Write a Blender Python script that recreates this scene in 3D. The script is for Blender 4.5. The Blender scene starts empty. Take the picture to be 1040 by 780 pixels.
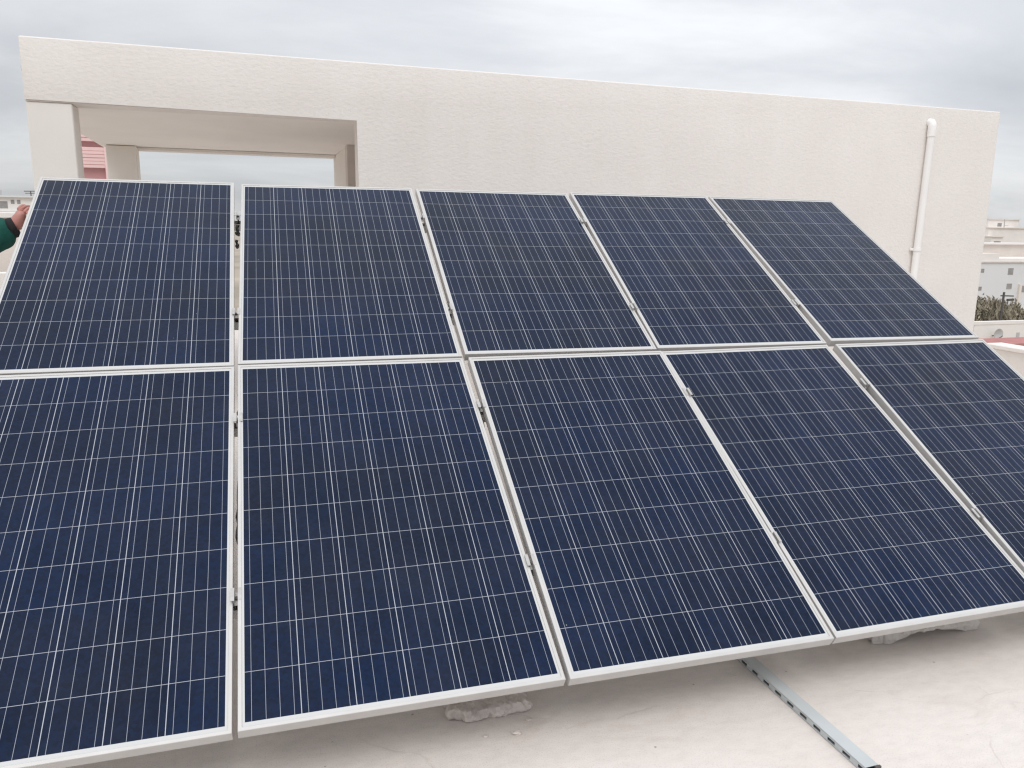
import bpy, bmesh, math, random
from mathutils import Vector, Matrix, Euler, noise

R = math.radians
C = bpy.context.scene.collection
S = bpy.context.scene

# ------------------------------------------------------------------ camera
cd = bpy.data.cameras.new('camera')
cam = bpy.data.objects.new('camera', cd)
C.objects.link(cam)
cd.sensor_width = 36.0
cd.lens = 27.983
cd.clip_start = 0.05
cd.clip_end = 6000
cam.matrix_world = Matrix(((0.958941, 0.043167, -0.280299, 1.187244),
                           (-0.283351, 0.187583, -0.940492, -2.19405),
                           (0.011981, 0.9813, 0.192113, 1.672119),
                           (0, 0, 0, 1)))
S.camera = cam

# ------------------------------------------------------------------ world
SUN_EL, SUN_AZ = 58, 200          # azimuth measured clockwise from +Y
w = bpy.data.worlds.new('World')
S.world = w
w.use_nodes = True
nt = w.node_tree
nt.nodes.clear()
N = nt.nodes.new
L = nt.links.new


def nd(tree, typ, **kw):
    n = tree.nodes.new(typ)
    for k, v in kw.items():
        setattr(n, k, v)
    return n


def math_node(tree, op, a, b=None, c=None, clamp=False):
    n = tree.nodes.new('ShaderNodeMath')
    n.operation = op
    n.use_clamp = clamp
    for i, v in enumerate((a, b, c)):
        if v is None:
            continue
        if isinstance(v, (int, float)):
            n.inputs[i].default_value = v
        else:
            tree.links.new(v, n.inputs[i])
    return n.outputs[0]


def ramp(tree, fac, stops, interp='LINEAR'):
    n = tree.nodes.new('ShaderNodeValToRGB')
    n.color_ramp.interpolation = interp
    e = n.color_ramp.elements
    while len(e) < len(stops):
        e.new(0.5)
    for i, (p, c) in enumerate(stops):
        e[i].position = p
        e[i].color = (c[0], c[1], c[2], 1) if not isinstance(c, (int, float)) else (c, c, c, 1)
    tree.links.new(fac, n.inputs[0])
    return n.outputs[0]


def mix_color(tree, fac, a, b, mode='MIX'):
    n = tree.nodes.new('ShaderNodeMix')
    n.data_type = 'RGBA'
    n.blend_type = mode
    for sock, v in ((n.inputs[0], fac), (n.inputs[6], a), (n.inputs[7], b)):
        if isinstance(v, (int, float)):
            sock.default_value = v
        elif isinstance(v, tuple):
            sock.default_value = (v[0], v[1], v[2], 1)
        else:
            tree.links.new(v, sock)
    return n.outputs[2]


tc = N('ShaderNodeTexCoord')
sep = N('ShaderNodeSeparateXYZ')
L(tc.outputs['Generated'], sep.inputs[0])
zz = math_node(nt, 'MAXIMUM', sep.outputs[2], 0.0)
den = math_node(nt, 'ADD', zz, 0.22)
px = math_node(nt, 'DIVIDE', sep.outputs[0], den)
py = math_node(nt, 'DIVIDE', sep.outputs[1], den)
cmb = N('ShaderNodeCombineXYZ')
L(math_node(nt, 'MULTIPLY', px, 0.8), cmb.inputs[0])
L(math_node(nt, 'MULTIPLY', py, 1.25), cmb.inputs[1])
cmb.inputs[2].default_value = 3.7
n1 = nd(nt, 'ShaderNodeTexNoise')
n1.inputs['Scale'].default_value = 0.75
n1.inputs['Detail'].default_value = 8
n1.inputs['Roughness'].default_value = 0.56
n1.inputs['Distortion'].default_value = 0.5
L(cmb.outputs[0], n1.inputs['Vector'])
cloud = ramp(nt, n1.outputs[0], [(0.26, (0.52, 0.535, 0.575)), (0.48, (0.69, 0.71, 0.74)),
                                 (0.62, (0.85, 0.86, 0.88)), (0.78, (0.95, 0.955, 0.96))], 'B_SPLINE')
# thinner, brighter cloud overhead than towards the horizon
bright = math_node(nt, 'MULTIPLY_ADD', zz, 1.2, 0.765)
# the patch of thin cloud in front of the wall, and the heavier bank on the left
vd = N('ShaderNodeVectorMath')
vd.operation = 'DOT_PRODUCT'
L(tc.outputs['Generated'], vd.inputs[0])
vd.inputs[1].default_value = Vector((0.50, 0.80, 0.26)).normalized()
patch = math_node(nt, 'SUBTRACT', vd.outputs['Value'], 0.80, clamp=True)
bright = math_node(nt, 'MULTIPLY_ADD', patch, 1.1, bright)
cloudc = mix_color(nt, 1.0, cloud, bright, 'MULTIPLY')
bgc = N('ShaderNodeBackground')
L(cloudc, bgc.inputs[0])
bgc.inputs[1].default_value = 1.0
sky = N('ShaderNodeTexSky')
sky.sky_type = 'NISHITA'
sky.sun_disc = False
sky.sun_elevation = R(SUN_EL)
sky.sun_rotation = R(SUN_AZ)
bgs = N('ShaderNodeBackground')
L(sky.outputs[0], bgs.inputs[0])
bgs.inputs[1].default_value = 0.10
mx = N('ShaderNodeMixShader')
mx.inputs[0].default_value = 0.90
L(bgs.outputs[0], mx.inputs[1])
L(bgc.outputs[0], mx.inputs[2])
wo = N('ShaderNodeOutputWorld')
L(mx.outputs[0], wo.inputs[0])

# ------------------------------------------------------------------ sun (veiled by cloud)
sl = bpy.data.lights.new('sun', 'SUN')
sl.energy = 1.4
sl.angle = R(35)
sl.color = (1.0, 0.965, 0.93)
so = bpy.data.objects.new('sun', sl)
C.objects.link(so)
sd = Vector((math.sin(R(SUN_AZ)) * math.cos(R(SUN_EL)), math.cos(R(SUN_AZ)) * math.cos(R(SUN_EL)), math.sin(R(SUN_EL))))
so.rotation_euler = sd.to_track_quat('Z', 'Y').to_euler()
so.location = sd * 60

# ------------------------------------------------------------------ exposure, render
S.view_settings.view_transform = 'Standard'
S.view_settings.look = 'None'
S.view_settings.gamma = 1
S.view_settings.exposure = 0.0
S.view_settings.use_curve_mapping = False
S.render.engine = 'CYCLES'
S.cycles.max_bounces = 10
S.cycles.diffuse_bounces = 8
S.render.resolution_x = 1024
S.render.resolution_y = 768
S.cycles.pixel_filter_type = 'BLACKMAN_HARRIS'
S.cycles.filter_width = 1.3

# ------------------------------------------------------------------ helpers


def tag(o, label=None, cat=None, group=None, kind=None):
    if label:
        o['label'] = label
    if cat:
        o['category'] = cat
    if group:
        o['group'] = group
    if kind:
        o['kind'] = kind
    return o


def empty(name, loc=(0, 0, 0), rz=0.0):
    o = bpy.data.objects.new(name, None)
    o.empty_display_size = 0.2
    C.objects.link(o)
    o.location = loc
    o.rotation_euler = (0, 0, rz)
    return o


def link_bm(name, bm, mat, parent=None, smooth=False, autosmooth=None):
    bmesh.ops.recalc_face_normals(bm, faces=bm.faces[:])
    me = bpy.data.meshes.new(name)
    bm.to_mesh(me)
    bm.free()
    me.materials.append(mat)
    if smooth:
        for p in me.polygons:
            p.use_smooth = True
    if autosmooth:
        me.set_sharp_from_angle(angle=autosmooth)
    o = bpy.data.objects.new(name, me)
    C.objects.link(o)
    if parent:
        o.parent = parent
    return o


def box(bm, x0, x1, y0, y1, z0, z1, bevel=0.0, m=None, seg=1):
    r = bmesh.ops.create_cube(bm, size=1.0)
    vs = r['verts']
    for v in vs:
        v.co = Vector(((x0 + x1) / 2 + v.co.x * (x1 - x0), (y0 + y1) / 2 + v.co.y * (y1 - y0),
                       (z0 + z1) / 2 + v.co.z * (z1 - z0)))
    if bevel > 0:
        es = list({e for v in vs for e in v.link_edges})
        g = bmesh.ops.bevel(bm, geom=es, offset=bevel, segments=seg, affect='EDGES', profile=0.5)
        vs = list({v for f in g['faces'] for v in f.verts} | {v for v in vs if v.is_valid})
    if m is not None:
        for v in vs:
            v.co = m @ v.co
    return vs


def tube(bm, pts, r, n=12, caps=True):
    """round bar through the points; r is a radius or one per point"""
    pts = [Vector(p) for p in pts]
    rs = r if isinstance(r, (list, tuple)) else [r] * len(pts)
    rings = []
    ref = None
    for i, p in enumerate(pts):
        if i == 0:
            t = pts[1] - pts[0]
        elif i == len(pts) - 1:
            t = pts[-1] - pts[-2]
        else:
            t = (pts[i + 1] - pts[i]).normalized() + (pts[i] - pts[i - 1]).normalized()
        t.normalize()
        if ref is None:
            ref = Vector((0, 0, 1)) if abs(t.z) < 0.9 else Vector((1, 0, 0))
        u = t.cross(ref).normalized()
        v = t.cross(u).normalized()
        ref = v.cross(t).normalized() if v.cross(t).length < 1e-6 else ref
        rings.append([bm.verts.new(p + (u * math.cos(2 * math.pi * k / n) + v * math.sin(2 * math.pi * k / n)) * rs[i])
                      for k in range(n)])
    for a, b in zip(rings, rings[1:]):
        for k in range(n):
            bm.faces.new((a[k], a[(k + 1) % n], b[(k + 1) % n], b[k]))
    if caps:
        bm.faces.new(rings[0][::-1])
        bm.faces.new(rings[-1])


def bar(bm, a, b, wd, ht, up=(0, 0, 1)):
    """rectangular bar from a to b"""
    a = Vector(a)
    b = Vector(b)
    t = (b - a)
    ln = t.length
    t.normalize()
    s = t.cross(Vector(up)).normalized()
    u = s.cross(t).normalized()
    m = Matrix((s, t, u)).transposed().to_4x4()
    m.translation = a
    box(bm, -wd / 2, wd / 2, 0, ln, -ht / 2, ht / 2, m=m)


def section(bm, spans, poly, m=None, axis='x'):
    """extrude a closed section along x (section given as y, z) or y (section given as x, z)"""
    for a0, a1 in spans:
        ra = []
        for a in (a0, a1):
            ra.append([bm.verts.new((a, p, z) if axis == 'x' else (p, a, z)) for p, z in poly])
        n = len(poly)
        for k in range(n):
            bm.faces.new((ra[0][k], ra[0][(k + 1) % n], ra[1][(k + 1) % n], ra[1][k]))
        bm.faces.new(ra[0][::-1])
        bm.faces.new(ra[1])
        if m is not None:
            for v in ra[0] + ra[1]:
                v.co = m @ v.co


# ------------------------------------------------------------------ materials


def new_mat(name):
    m = bpy.data.materials.new(name)
    m.use_nodes = True
    t = m.node_tree
    b = t.nodes['Principled BSDF']
    return m, t, b


def plain(name, col, rough=0.6, metal=0.0, var=0.06, scale=6.0, bump=0.0, bscale=120.0, spec=0.5):
    """one paint or metal with a little uneven wear and grain"""
    m, t, b = new_mat(name)
    co = t.nodes.new('ShaderNodeTexCoord')
    n = nd(t, 'ShaderNodeTexNoise')
    n.inputs['Scale'].default_value = scale
    n.inputs['Detail'].default_value = 6
    t.links.new(co.outputs['Object'], n.inputs['Vector'])
    lo = tuple(c * (1 - var) for c in col)
    hi = tuple(min(1, c * (1 + var)) for c in col)
    t.links.new(ramp(t, n.outputs[0], [(0.3, lo), (0.7, hi)]), b.inputs['Base Color'])
    b.inputs['Roughness'].default_value = rough
    b.inputs['Metallic'].default_value = metal
    b.inputs['Specular IOR Level'].default_value = spec
    if bump:
        n2 = nd(t, 'ShaderNodeTexNoise')
        n2.inputs['Scale'].default_value = bscale
        n2.inputs['Detail'].default_value = 4
        t.links.new(co.outputs['Object'], n2.inputs['Vector'])
        bp = t.nodes.new('ShaderNodeBump')
        bp.inputs['Strength'].default_value = bump
        bp.inputs['Distance'].default_value = 0.01
        t.links.new(n2.outputs[0], bp.inputs['Height'])
        t.links.new(bp.outputs[0], b.inputs['Normal'])
    return m


def stucco_mat():
    m, t, b = new_mat('textured_stucco')
    co = t.nodes.new('ShaderNodeTexCoord')
    mp = t.nodes.new('ShaderNodeMapping')
    mp.inputs['Scale'].default_value = (0.72, 1, 1.25)
    t.links.new(co.outputs['Object'], mp.inputs[0])
    n = nd(t, 'ShaderNodeTexNoise')
    n.inputs['Scale'].default_value = 1.3
    n.inputs['Detail'].default_value = 5
    t.links.new(co.outputs['Object'], n.inputs['Vector'])
    c1 = ramp(t, n.outputs[0], [(0.3, (0.78, 0.742, 0.71)), (0.7, (0.822, 0.787, 0.755))])
    ng = nd(t, 'ShaderNodeTexNoise')
    ng.inputs['Scale'].default_value = 33
    ng.inputs['Detail'].default_value = 5
    ng.inputs['Roughness'].default_value = 0.62
    ng.inputs['Distortion'].default_value = 0.6
    t.links.new(mp.outputs[0], ng.inputs['Vector'])
    dirt = ramp(t, ng.outputs[0], [(0.30, 0.955), (0.52, 1.0)])
    ms = t.nodes.new('ShaderNodeMapping')
    ms.inputs['Scale'].default_value = (5.0, 1, 0.35)
    t.links.new(co.outputs['Object'], ms.inputs[0])
    nsr = nd(t, 'ShaderNodeTexNoise')
    nsr.inputs['Scale'].default_value = 1.0
    nsr.inputs['Detail'].default_value = 7
    nsr.inputs['Roughness'].default_value = 0.65
    t.links.new(ms.outputs[0], nsr.inputs['Vector'])
    c1 = mix_color(t, 1.0, c1, ramp(t, nsr.outputs[0], [(0.32, (0.982, 0.977, 0.970)), (0.55, (1, 1, 1))]), 'MULTIPLY')
    t.links.new(mix_color(t, 1.0, c1, dirt, 'MULTIPLY'), b.inputs['Base Color'])
    b.inputs['Roughness'].default_value = 0.85
    b.inputs['Specular IOR Level'].default_value = 0.25
    vo = nd(t, 'ShaderNodeTexVoronoi')
    vo.inputs['Scale'].default_value = 42
    t.links.new(mp.outputs[0], vo.inputs['Vector'])
    h = math_node(t, 'MULTIPLY_ADD', vo.outputs['Distance'], -0.35, ng.outputs[0])
    bp = t.nodes.new('ShaderNodeBump')
    bp.inputs['Strength'].default_value = 0.32
    bp.inputs['Distance'].default_value = 0.009
    t.links.new(h, bp.inputs['Height'])
    t.links.new(bp.outputs[0], b.inputs['Normal'])
    return m


def roof_mat():
    m, t, b = new_mat('roof_coating')
    co = t.nodes.new('ShaderNodeTexCoord')
    n = nd(t, 'ShaderNodeTexNoise')
    n.inputs['Scale'].default_value = 1.7
    n.inputs['Detail'].default_value = 8
    n.inputs['Roughness'].default_value = 0.6
    t.links.new(co.outputs['Object'], n.inputs['Vector'])
    base = ramp(t, n.outputs[0], [(0.30, (0.67, 0.613, 0.57)), (0.55, (0.70, 0.648, 0.606)), (0.75, (0.72, 0.672, 0.632))])
    # rusty damp stains
    n2 = nd(t, 'ShaderNodeTexNoise')
    n2.inputs['Scale'].default_value = 3.1
    n2.inputs['Detail'].default_value = 9
    n2.inputs['Roughness'].default_value = 0.65
    n2.inputs['Distortion'].default_value = 0.8
    mp = t.nodes.new('ShaderNodeMapping')
    mp.inputs['Location'].default_value = (3.3, 1.2, 0)
    mp.inputs['Scale'].default_value = (0.7, 1.4, 1)
    t.links.new(co.outputs['Object'], mp.inputs[0])
    t.links.new(mp.outputs[0], n2.inputs['Vector'])
    st = ramp(t, n2.outputs[0], [(0.58, 0.0), (0.74, 0.28)])
    base = mix_color(t, st, base, (0.42, 0.31, 0.24))
    # dark specks of grit
    vo = nd(t, 'ShaderNodeTexVoronoi')
    vo.inputs['Scale'].default_value = 9
    t.links.new(co.outputs['Object'], vo.inputs['Vector'])
    sp = ramp(t, vo.outputs['Distance'], [(0.03, 0.75), (0.05, 0.0)])
    base = mix_color(t, sp, base, (0.25, 0.20, 0.17))
    # faint trowel streaks
    n3 = nd(t, 'ShaderNodeTexNoise')
    n3.inputs['Scale'].default_value = 22
    n3.inputs['Detail'].default_value = 6
    t.links.new(mp.outputs[0], n3.inputs['Vector'])
    base = mix_color(t, 1.0, base, ramp(t, n3.outputs[0], [(0.3, 0.93), (0.6, 1.0)]), 'MULTIPLY')
    # fine grit and a few hairline cracks
    n4 = nd(t, 'ShaderNodeTexNoise')
    n4.inputs['Scale'].default_value = 210
    n4.inputs['Detail'].default_value = 3
    t.links.new(co.outputs['Object'], n4.inputs['Vector'])
    base = mix_color(t, 1.0, base, ramp(t, n4.outputs[0], [(0.34, 0.86), (0.46, 1.0)]), 'MULTIPLY')
    vc = nd(t, 'ShaderNodeTexVoronoi')
    vc.feature = 'DISTANCE_TO_EDGE'
    vc.inputs['Scale'].default_value = 0.85
    nw = nd(t, 'ShaderNodeTexNoise')
    nw.inputs['Scale'].default_value = 3.5
    nw.inputs['Detail'].default_value = 6
    t.links.new(co.outputs['Object'], nw.inputs['Vector'])
    mv = mix_color(t, 0.16, co.outputs['Object'], nw.outputs['Color'], 'ADD')
    t.links.new(mv, vc.inputs['Vector'])
    ck = math_node(t, 'MULTIPLY', ramp(t, vc.outputs['Distance'], [(0.0, 0.30), (0.003, 0.0)]), ramp(t, nw.outputs[0], [(0.50, 0.0), (0.62, 1.0)]))
    base = mix_color(t, ck, base, (0.36, 0.30, 0.26))
    t.links.new(base, b.inputs['Base Color'])
    b.inputs['Roughness'].default_value = 0.62
    b.inputs['Specular IOR Level'].default_value = 0.35
    h = math_node(t, 'MULTIPLY_ADD', n3.outputs[0], 0.3, n.outputs[0])
    bp = t.nodes.new('ShaderNodeBump')
    bp.inputs['Strength'].default_value = 0.25
    bp.inputs['Distance'].default_value = 0.02
    t.links.new(h, bp.inputs['Height'])
    t.links.new(bp.outputs[0], b.inputs['Normal'])
    return m


PW, PH = 1.006, 1.660          # one module
CP, CQ = 0.1615, 0.1610     # cell pitch across and along
CW, CH = 6 * CP, 10 * CQ    # printed area


def cell_mat():
    """blue polycrystalline cells, silver busbars, white backsheet, all under one glass"""
    m, t, b = new_mat('polycrystalline_cells')
    co = t.nodes.new('ShaderNodeTexCoord')
    oi = t.nodes.new('ShaderNodeObjectInfo')
    sp = t.nodes.new('ShaderNodeSeparateXYZ')
    t.links.new(co.outputs['Object'], sp.inputs[0])
    u = math_node(t, 'DIVIDE', math_node(t, 'ADD', sp.outputs[0], CW / 2), CP)
    v = math_node(t, 'DIVIDE', math_node(t, 'SUBTRACT', sp.outputs[1], (PH - CH) / 2), CQ)
    fu = math_node(t, 'FRACT', u)
    fv = math_node(t, 'FRACT', v)

    def near(x, half, soft=0.0009):
        # 1 where x lies within half of an integer (x is in cell units)
        d = math_node(t, 'ABSOLUTE', math_node(t, 'SUBTRACT', math_node(t, 'FRACT', math_node(t, 'ADD', x, 0.5)), 0.5))
        return math_node(t, 'LESS_THAN', d, half)

    gapu = near(u, 0.5 * 0.0023 / CP)
    gapv = near(v, 0.5 * 0.0015 / CP)
    bus = near(math_node(t, 'SUBTRACT', math_node(t, 'MULTIPLY', u, 4.0), 0.5), 4 * 0.5 * 0.0013 / CP)
    inu = math_node(t, 'LESS_THAN', math_node(t, 'ABSOLUTE', sp.outputs[0]), CW / 2 - 0.001)
    inv = math_node(t, 'MULTIPLY', math_node(t, 'GREATER_THAN', v, 0.006), math_node(t, 'LESS_THAN', v, 9.994))
    inside = math_node(t, 'MULTIPLY', inu, inv)
    gap = math_node(t, 'MAXIMUM', gapu, gapv)
    # cell colour: crystals, plus a different shade for each cell and module
    fl = t.nodes.new('ShaderNodeCombineXYZ')
    t.links.new(math_node(t, 'FLOOR', u), fl.inputs[0])
    t.links.new(math_node(t, 'FLOOR', v), fl.inputs[1])
    t.links.new(math_node(t, 'MULTIPLY', oi.outputs['Random'], 57.0), fl.inputs[2])
    wn = nd(t, 'ShaderNodeTexWhiteNoise')
    wn.noise_dimensions = '3D'
    t.links.new(fl.outputs[0], wn.inputs['Vector'])
    vo = nd(t, 'ShaderNodeTexVoronoi')
    vo.inputs['Scale'].default_value = 95
    va = t.nodes.new('ShaderNodeVectorMath')
    va.operation = 'ADD'
    t.links.new(co.outputs['Object'], va.inputs[0])
    t.links.new(fl.outputs[0], va.inputs[1])
    t.links.new(va.outputs[0], vo.inputs['Vector'])
    sc = t.nodes.new('ShaderNodeSeparateColor')
    t.links.new(vo.outputs['Color'], sc.inputs[0])
    k = math_node(t, 'MULTIPLY_ADD', sc.outputs[0], 0.6, math_node(t, 'MULTIPLY_ADD', wn.outputs['Value'], 0.22, 0.03))
    cell = ramp(t, k, [(0.1, (0.0028, 0.0084, 0.026)), (0.45, (0.0033, 0.0112, 0.036)), (0.9, (0.0038, 0.0144, 0.048))])
    # broad soft noise drifts the cell tint between warm and teal, per module
    nz = nd(t, 'ShaderNodeTexNoise')
    nz.inputs['Scale'].default_value = 1.4
    nz.inputs['Detail'].default_value = 2
    va2 = t.nodes.new('ShaderNodeVectorMath')
    va2.operation = 'ADD'
    t.links.new(co.outputs['Object'], va2.inputs[0])
    cz = t.nodes.new('ShaderNodeCombineXYZ')
    t.links.new(math_node(t, 'MULTIPLY', oi.outputs['Random'], 31.0), cz.inputs[0])
    t.links.new(math_node(t, 'MULTIPLY', oi.outputs['Random'], 77.0), cz.inputs[2])
    t.links.new(cz.outputs[0], va2.inputs[1])
    t.links.new(va2.outputs[0], nz.inputs['Vector'])
    tint = ramp(t, nz.outputs[0], [(0.36, (1.08, 0.92, 0.84)), (0.5, (1, 1, 1)), (0.64, (0.94, 1.12, 1.16))])
    cell = mix_color(t, 1.0, cell, tint, 'MULTIPLY')
    col = mix_color(t, bus, cell, (0.33, 0.35, 0.40))
    col = mix_color(t, gap, col, (0.44, 0.46, 0.50))
    col = mix_color(t, inside, (0.57, 0.57, 0.565), col)
    # dust film and small droppings of dirt
    nd1 = nd(t, 'ShaderNodeTexNoise')
    nd1.inputs['Scale'].default_value = 3.0
    nd1.inputs['Detail'].default_value = 8
    nd1.inputs['Roughness'].default_value = 0.7
    t.links.new(va2.outputs[0], nd1.inputs['Vector'])
    dust = ramp(t, nd1.outputs[0], [(0.35, 0.002), (0.75, 0.02)])
    col = mix_color(t, dust, col, (0.55, 0.50, 0.45))
    vs = nd(t, 'ShaderNodeTexVoronoi')
    vs.inputs['Scale'].default_value = 11
    t.links.new(va2.outputs[0], vs.inputs['Vector'])
    ss = t.nodes.new('ShaderNodeSeparateColor')
    t.links.new(vs.outputs['Color'], ss.inputs[0])
    rad = math_node(t, 'MULTIPLY', math_node(t, 'SUBTRACT', ss.outputs[0], 0.55), 0.06)
    dot = math_node(t, 'LESS_THAN', vs.outputs['Distance'], rad)
    col = mix_color(t, math_node(t, 'MULTIPLY', dot, 0.55), col, (0.55, 0.55, 0.52))
    t.links.new(col, b.inputs['Base Color'])
    b.inputs['IOR'].default_value = 1.21
    b.inputs['Specular IOR Level'].default_value = 0.5
    b.inputs['Roughness'].default_value = 0.17
    return m


M = {}
M['stucco'] = stucco_mat()
M['smooth_paint'] = plain('smooth_paint', (0.79, 0.755, 0.715), 0.8, var=0.03, scale=1.5, bump=0.1, bscale=60, spec=0.25)
M['soffit'] = plain('soffit_paint', (0.88, 0.85, 0.815), 0.85, var=0.04, scale=1.2, bump=0.08, bscale=40, spec=0.2)
M['dim_paint'] = plain('dimmed_plaster', (0.62, 0.575, 0.54), 0.85, var=0.08, scale=4, bump=0.1, bscale=40, spec=0.2)  # greyed so the inner porch walls hold interior shade in their colour
M['roof'] = roof_mat()
M['alu'] = plain('anodised_aluminium', (0.55, 0.537, 0.52), 0.42, metal=0.25, var=0.05, scale=9, bump=0.03, bscale=300)
M['clamp_alu'] = plain('dull_aluminium', (0.46, 0.45, 0.435), 0.5, metal=0.3, var=0.12, scale=40)
M['steel'] = plain('galvanised_steel', (0.52, 0.52, 0.51), 0.45, metal=0.6, var=0.14, scale=25)
M['dark_steel'] = plain('dark_bolt_steel', (0.10, 0.09, 0.085), 0.5, metal=0.5)
M['cells'] = cell_mat()
M['backsheet'] = plain('white_backsheet', (0.72, 0.72, 0.71), 0.5, var=0.02)
M['black_plastic'] = plain('black_plastic', (0.02, 0.02, 0.02), 0.5)
M['pvc'] = plain('white_pvc', (0.86, 0.845, 0.825), 0.38, var=0.02, scale=3)
M['tray'] = plain('grey_blue_pvc', (0.48, 0.51, 0.515), 0.55, var=0.05, scale=7)
M['slot'] = plain('slot_shadow_plastic', (0.05, 0.055, 0.06), 0.8)
M['mortar'] = plain('rough_mortar', (0.62, 0.56, 0.52), 0.9, var=0.16, scale=14, bump=0.6, bscale=55, spec=0.2)
M['pale_mortar'] = plain('pale_mortar', (0.62, 0.585, 0.55), 0.9, var=0.10, scale=12, bump=0.4, bscale=45, spec=0.2)
M['white_wall'] = plain('white_wall', (0.80, 0.765, 0.73), 0.85, var=0.05, scale=0.5)
M['pale_blue_wall'] = plain('pale_blue_wall', (0.70, 0.71, 0.715), 0.85, var=0.05, scale=0.2)
M['beige_wall'] = plain('beige_wall', (0.74, 0.68, 0.625), 0.85, var=0.05, scale=0.6)
M['window'] = plain('hazed_window', (0.31, 0.30, 0.295), 0.3, var=0.2, scale=2)  # glass lightened to put distance haze into its colour
M['pink'] = plain('pink_cladding', (0.78, 0.56, 0.54), 0.75, var=0.05, scale=2)
M['pink_shade'] = plain('pink_recess_shade', (0.46, 0.25, 0.245), 0.8, var=0.06, scale=2)  # darker pink carries the shade under the ledges as colour
M['red'] = plain('red_roof_tile', (0.42, 0.19, 0.18), 0.8, var=0.15, scale=3)
M['ground'] = plain('dry_earth', (0.36, 0.31, 0.25), 0.95, var=0.25, scale=0.05)
M['bark'] = plain('grey_bark', (0.12, 0.095, 0.075), 0.9, var=0.3, scale=5)
M['leaf'] = plain('olive_foliage', (0.27, 0.24, 0.18), 0.8, var=0.45, scale=1.3, spec=0.2)  # olive paled towards brown, with distance haze put into the colour
M['dish'] = plain('grey_dish', (0.50, 0.49, 0.48), 0.5)
M['skin'] = plain('skin', (0.44, 0.20, 0.17), 0.55, var=0.10, scale=30, bump=0.1, bscale=200)
M['jacket'] = plain('dark_green_cloth', (0.012, 0.075, 0.06), 0.85, var=0.25, scale=9, bump=0.3, bscale=60, spec=0.2)
M['cuff'] = plain('black_knit', (0.012, 0.012, 0.014), 0.9, bump=0.3, bscale=250)
M['trousers'] = plain('dark_cloth', (0.03, 0.032, 0.04), 0.9, bump=0.2, bscale=80)
M['hair'] = plain('dark_hair', (0.012, 0.009, 0.007), 0.6, bump=0.4, bscale=90)
M['shoe'] = plain('shoe_leather', (0.03, 0.022, 0.018), 0.5)
M['eye'] = plain('eye', (0.25, 0.22, 0.2), 0.2)

# ------------------------------------------------------------------ setting: ground, roof floor
bm = bmesh.new()
bmesh.ops.create_grid(bm, x_segments=2, y_segments=2, size=3000)
for v in bm.verts:
    v.co.z = -7.0
tag(link_bm('ground', bm, M['ground']), kind='structure')

bm = bmesh.new()
box(bm, -1.55, 9.05, -6.0, 11.6, -0.3, 0.0)  # rear end unseen, lengthened to bounce light up to the porch soffit
tag(link_bm('roof_floor', bm, M['roof']), kind='structure')

# walls of the house below the roof
house = empty('house', (3, 1.6, -7))
tag(house, 'storey walls of the house that carry the cream rooftop terrace', 'house')
bm = bmesh.new()
box(bm, -1.50 - 3, 8.95 - 3, -5.9 - 1.6, 11.5 - 1.6, 0, 6.7)
link_bm('wall', bm, M['smooth_paint'], house)

# low parapet on the right edge of the roof
par = empty('parapet_wall', (8.92, 1.6, 0))
tag(par, 'low white parapet wall along the right edge of the roof beside the stair house', 'parapet')
bm = bmesh.new()
box(bm, -0.08, 0.10, -7.5, 3.2, 0.002, 0.42, 0.006)
link_bm('wall', bm, M['smooth_paint'], par)
bm = bmesh.new()
box(bm, -0.11, 0.13, -7.5, 3.2, 0.422, 0.47, 0.008)
link_bm('coping', bm, M['white_wall'], par)

# ------------------------------------------------------------------ stair house with open porch
BR = R(2.5)
sh = empty('stair_house', (0.890632, 4.599478, 0), BR)
tag(sh, 'long cream stucco stair house with open pillared porch at its left end', 'building')
# front wall skin: beam over the opening and the closed wall to its right, one surface
XL, XO, XR, ZB, ZT, TH = -1.37, 1.005, 7.90, 2.527, 2.968, 0.24
bm = bmesh.new()
pr = [(XL, ZB), (XO, ZB), (XO, 0.002), (XR, 0.002), (XR, ZT), (XL, ZT)]
a = [bm.verts.new((x, 0, z)) for x, z in pr]
b_ = [bm.verts.new((x, TH, z)) for x, z in pr]
bm.faces.new(a[::-1])
bm.faces.new(b_)
for i in range(6):
    j = (i + 1) % 6
    bm.faces.new((a[i], a[j], b_[j], b_[i]))
es = [e for e in bm.edges if abs(e.verts[0].co.y) < 1e-6 and abs(e.verts[1].co.y) < 1e-6 or
      abs(e.verts[0].co.y - e.verts[1].co.y) > 0.1]
bmesh.ops.bevel(bm, geom=es, offset=0.012, segments=3, affect='EDGES', profile=0.5)
link_bm('front_wall', bm, M['stucco'], sh, smooth=True, autosmooth=R(40))
# pillars
for (x0, x1, y0, y1) in ((XL + 0.006, -1.068, 0.010, 0.285), (XL + 0.075, -0.985, 3.34, 3.62)):
    bm = bmesh.new()
    box(bm, x0, x1, y0, y1, 0.002, ZB - 0.002, 0.006)
    link_bm('pillar', bm, M['smooth_paint'], sh)
# soffit slab, raised parapet round it
bm = bmesh.new()
box(bm, XL + 0.004, XR - 0.004, TH + 0.003, 3.72, ZB + 0.004, 2.78)
link_bm('roof_slab', bm, M['soffit'], sh)
for b in ((XL + 0.004, XR - 0.004, 3.52, 3.72), (XL + 0.004, XL + 0.18, TH + 0.003, 3.517), (XR - 0.18, XR - 0.004, TH + 0.003, 3.517)):
    bm = bmesh.new()
    box(bm, *b, 2.783, ZT - 0.003)
    link_bm('roof_parapet', bm, M['smooth_paint'], sh)
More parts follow.
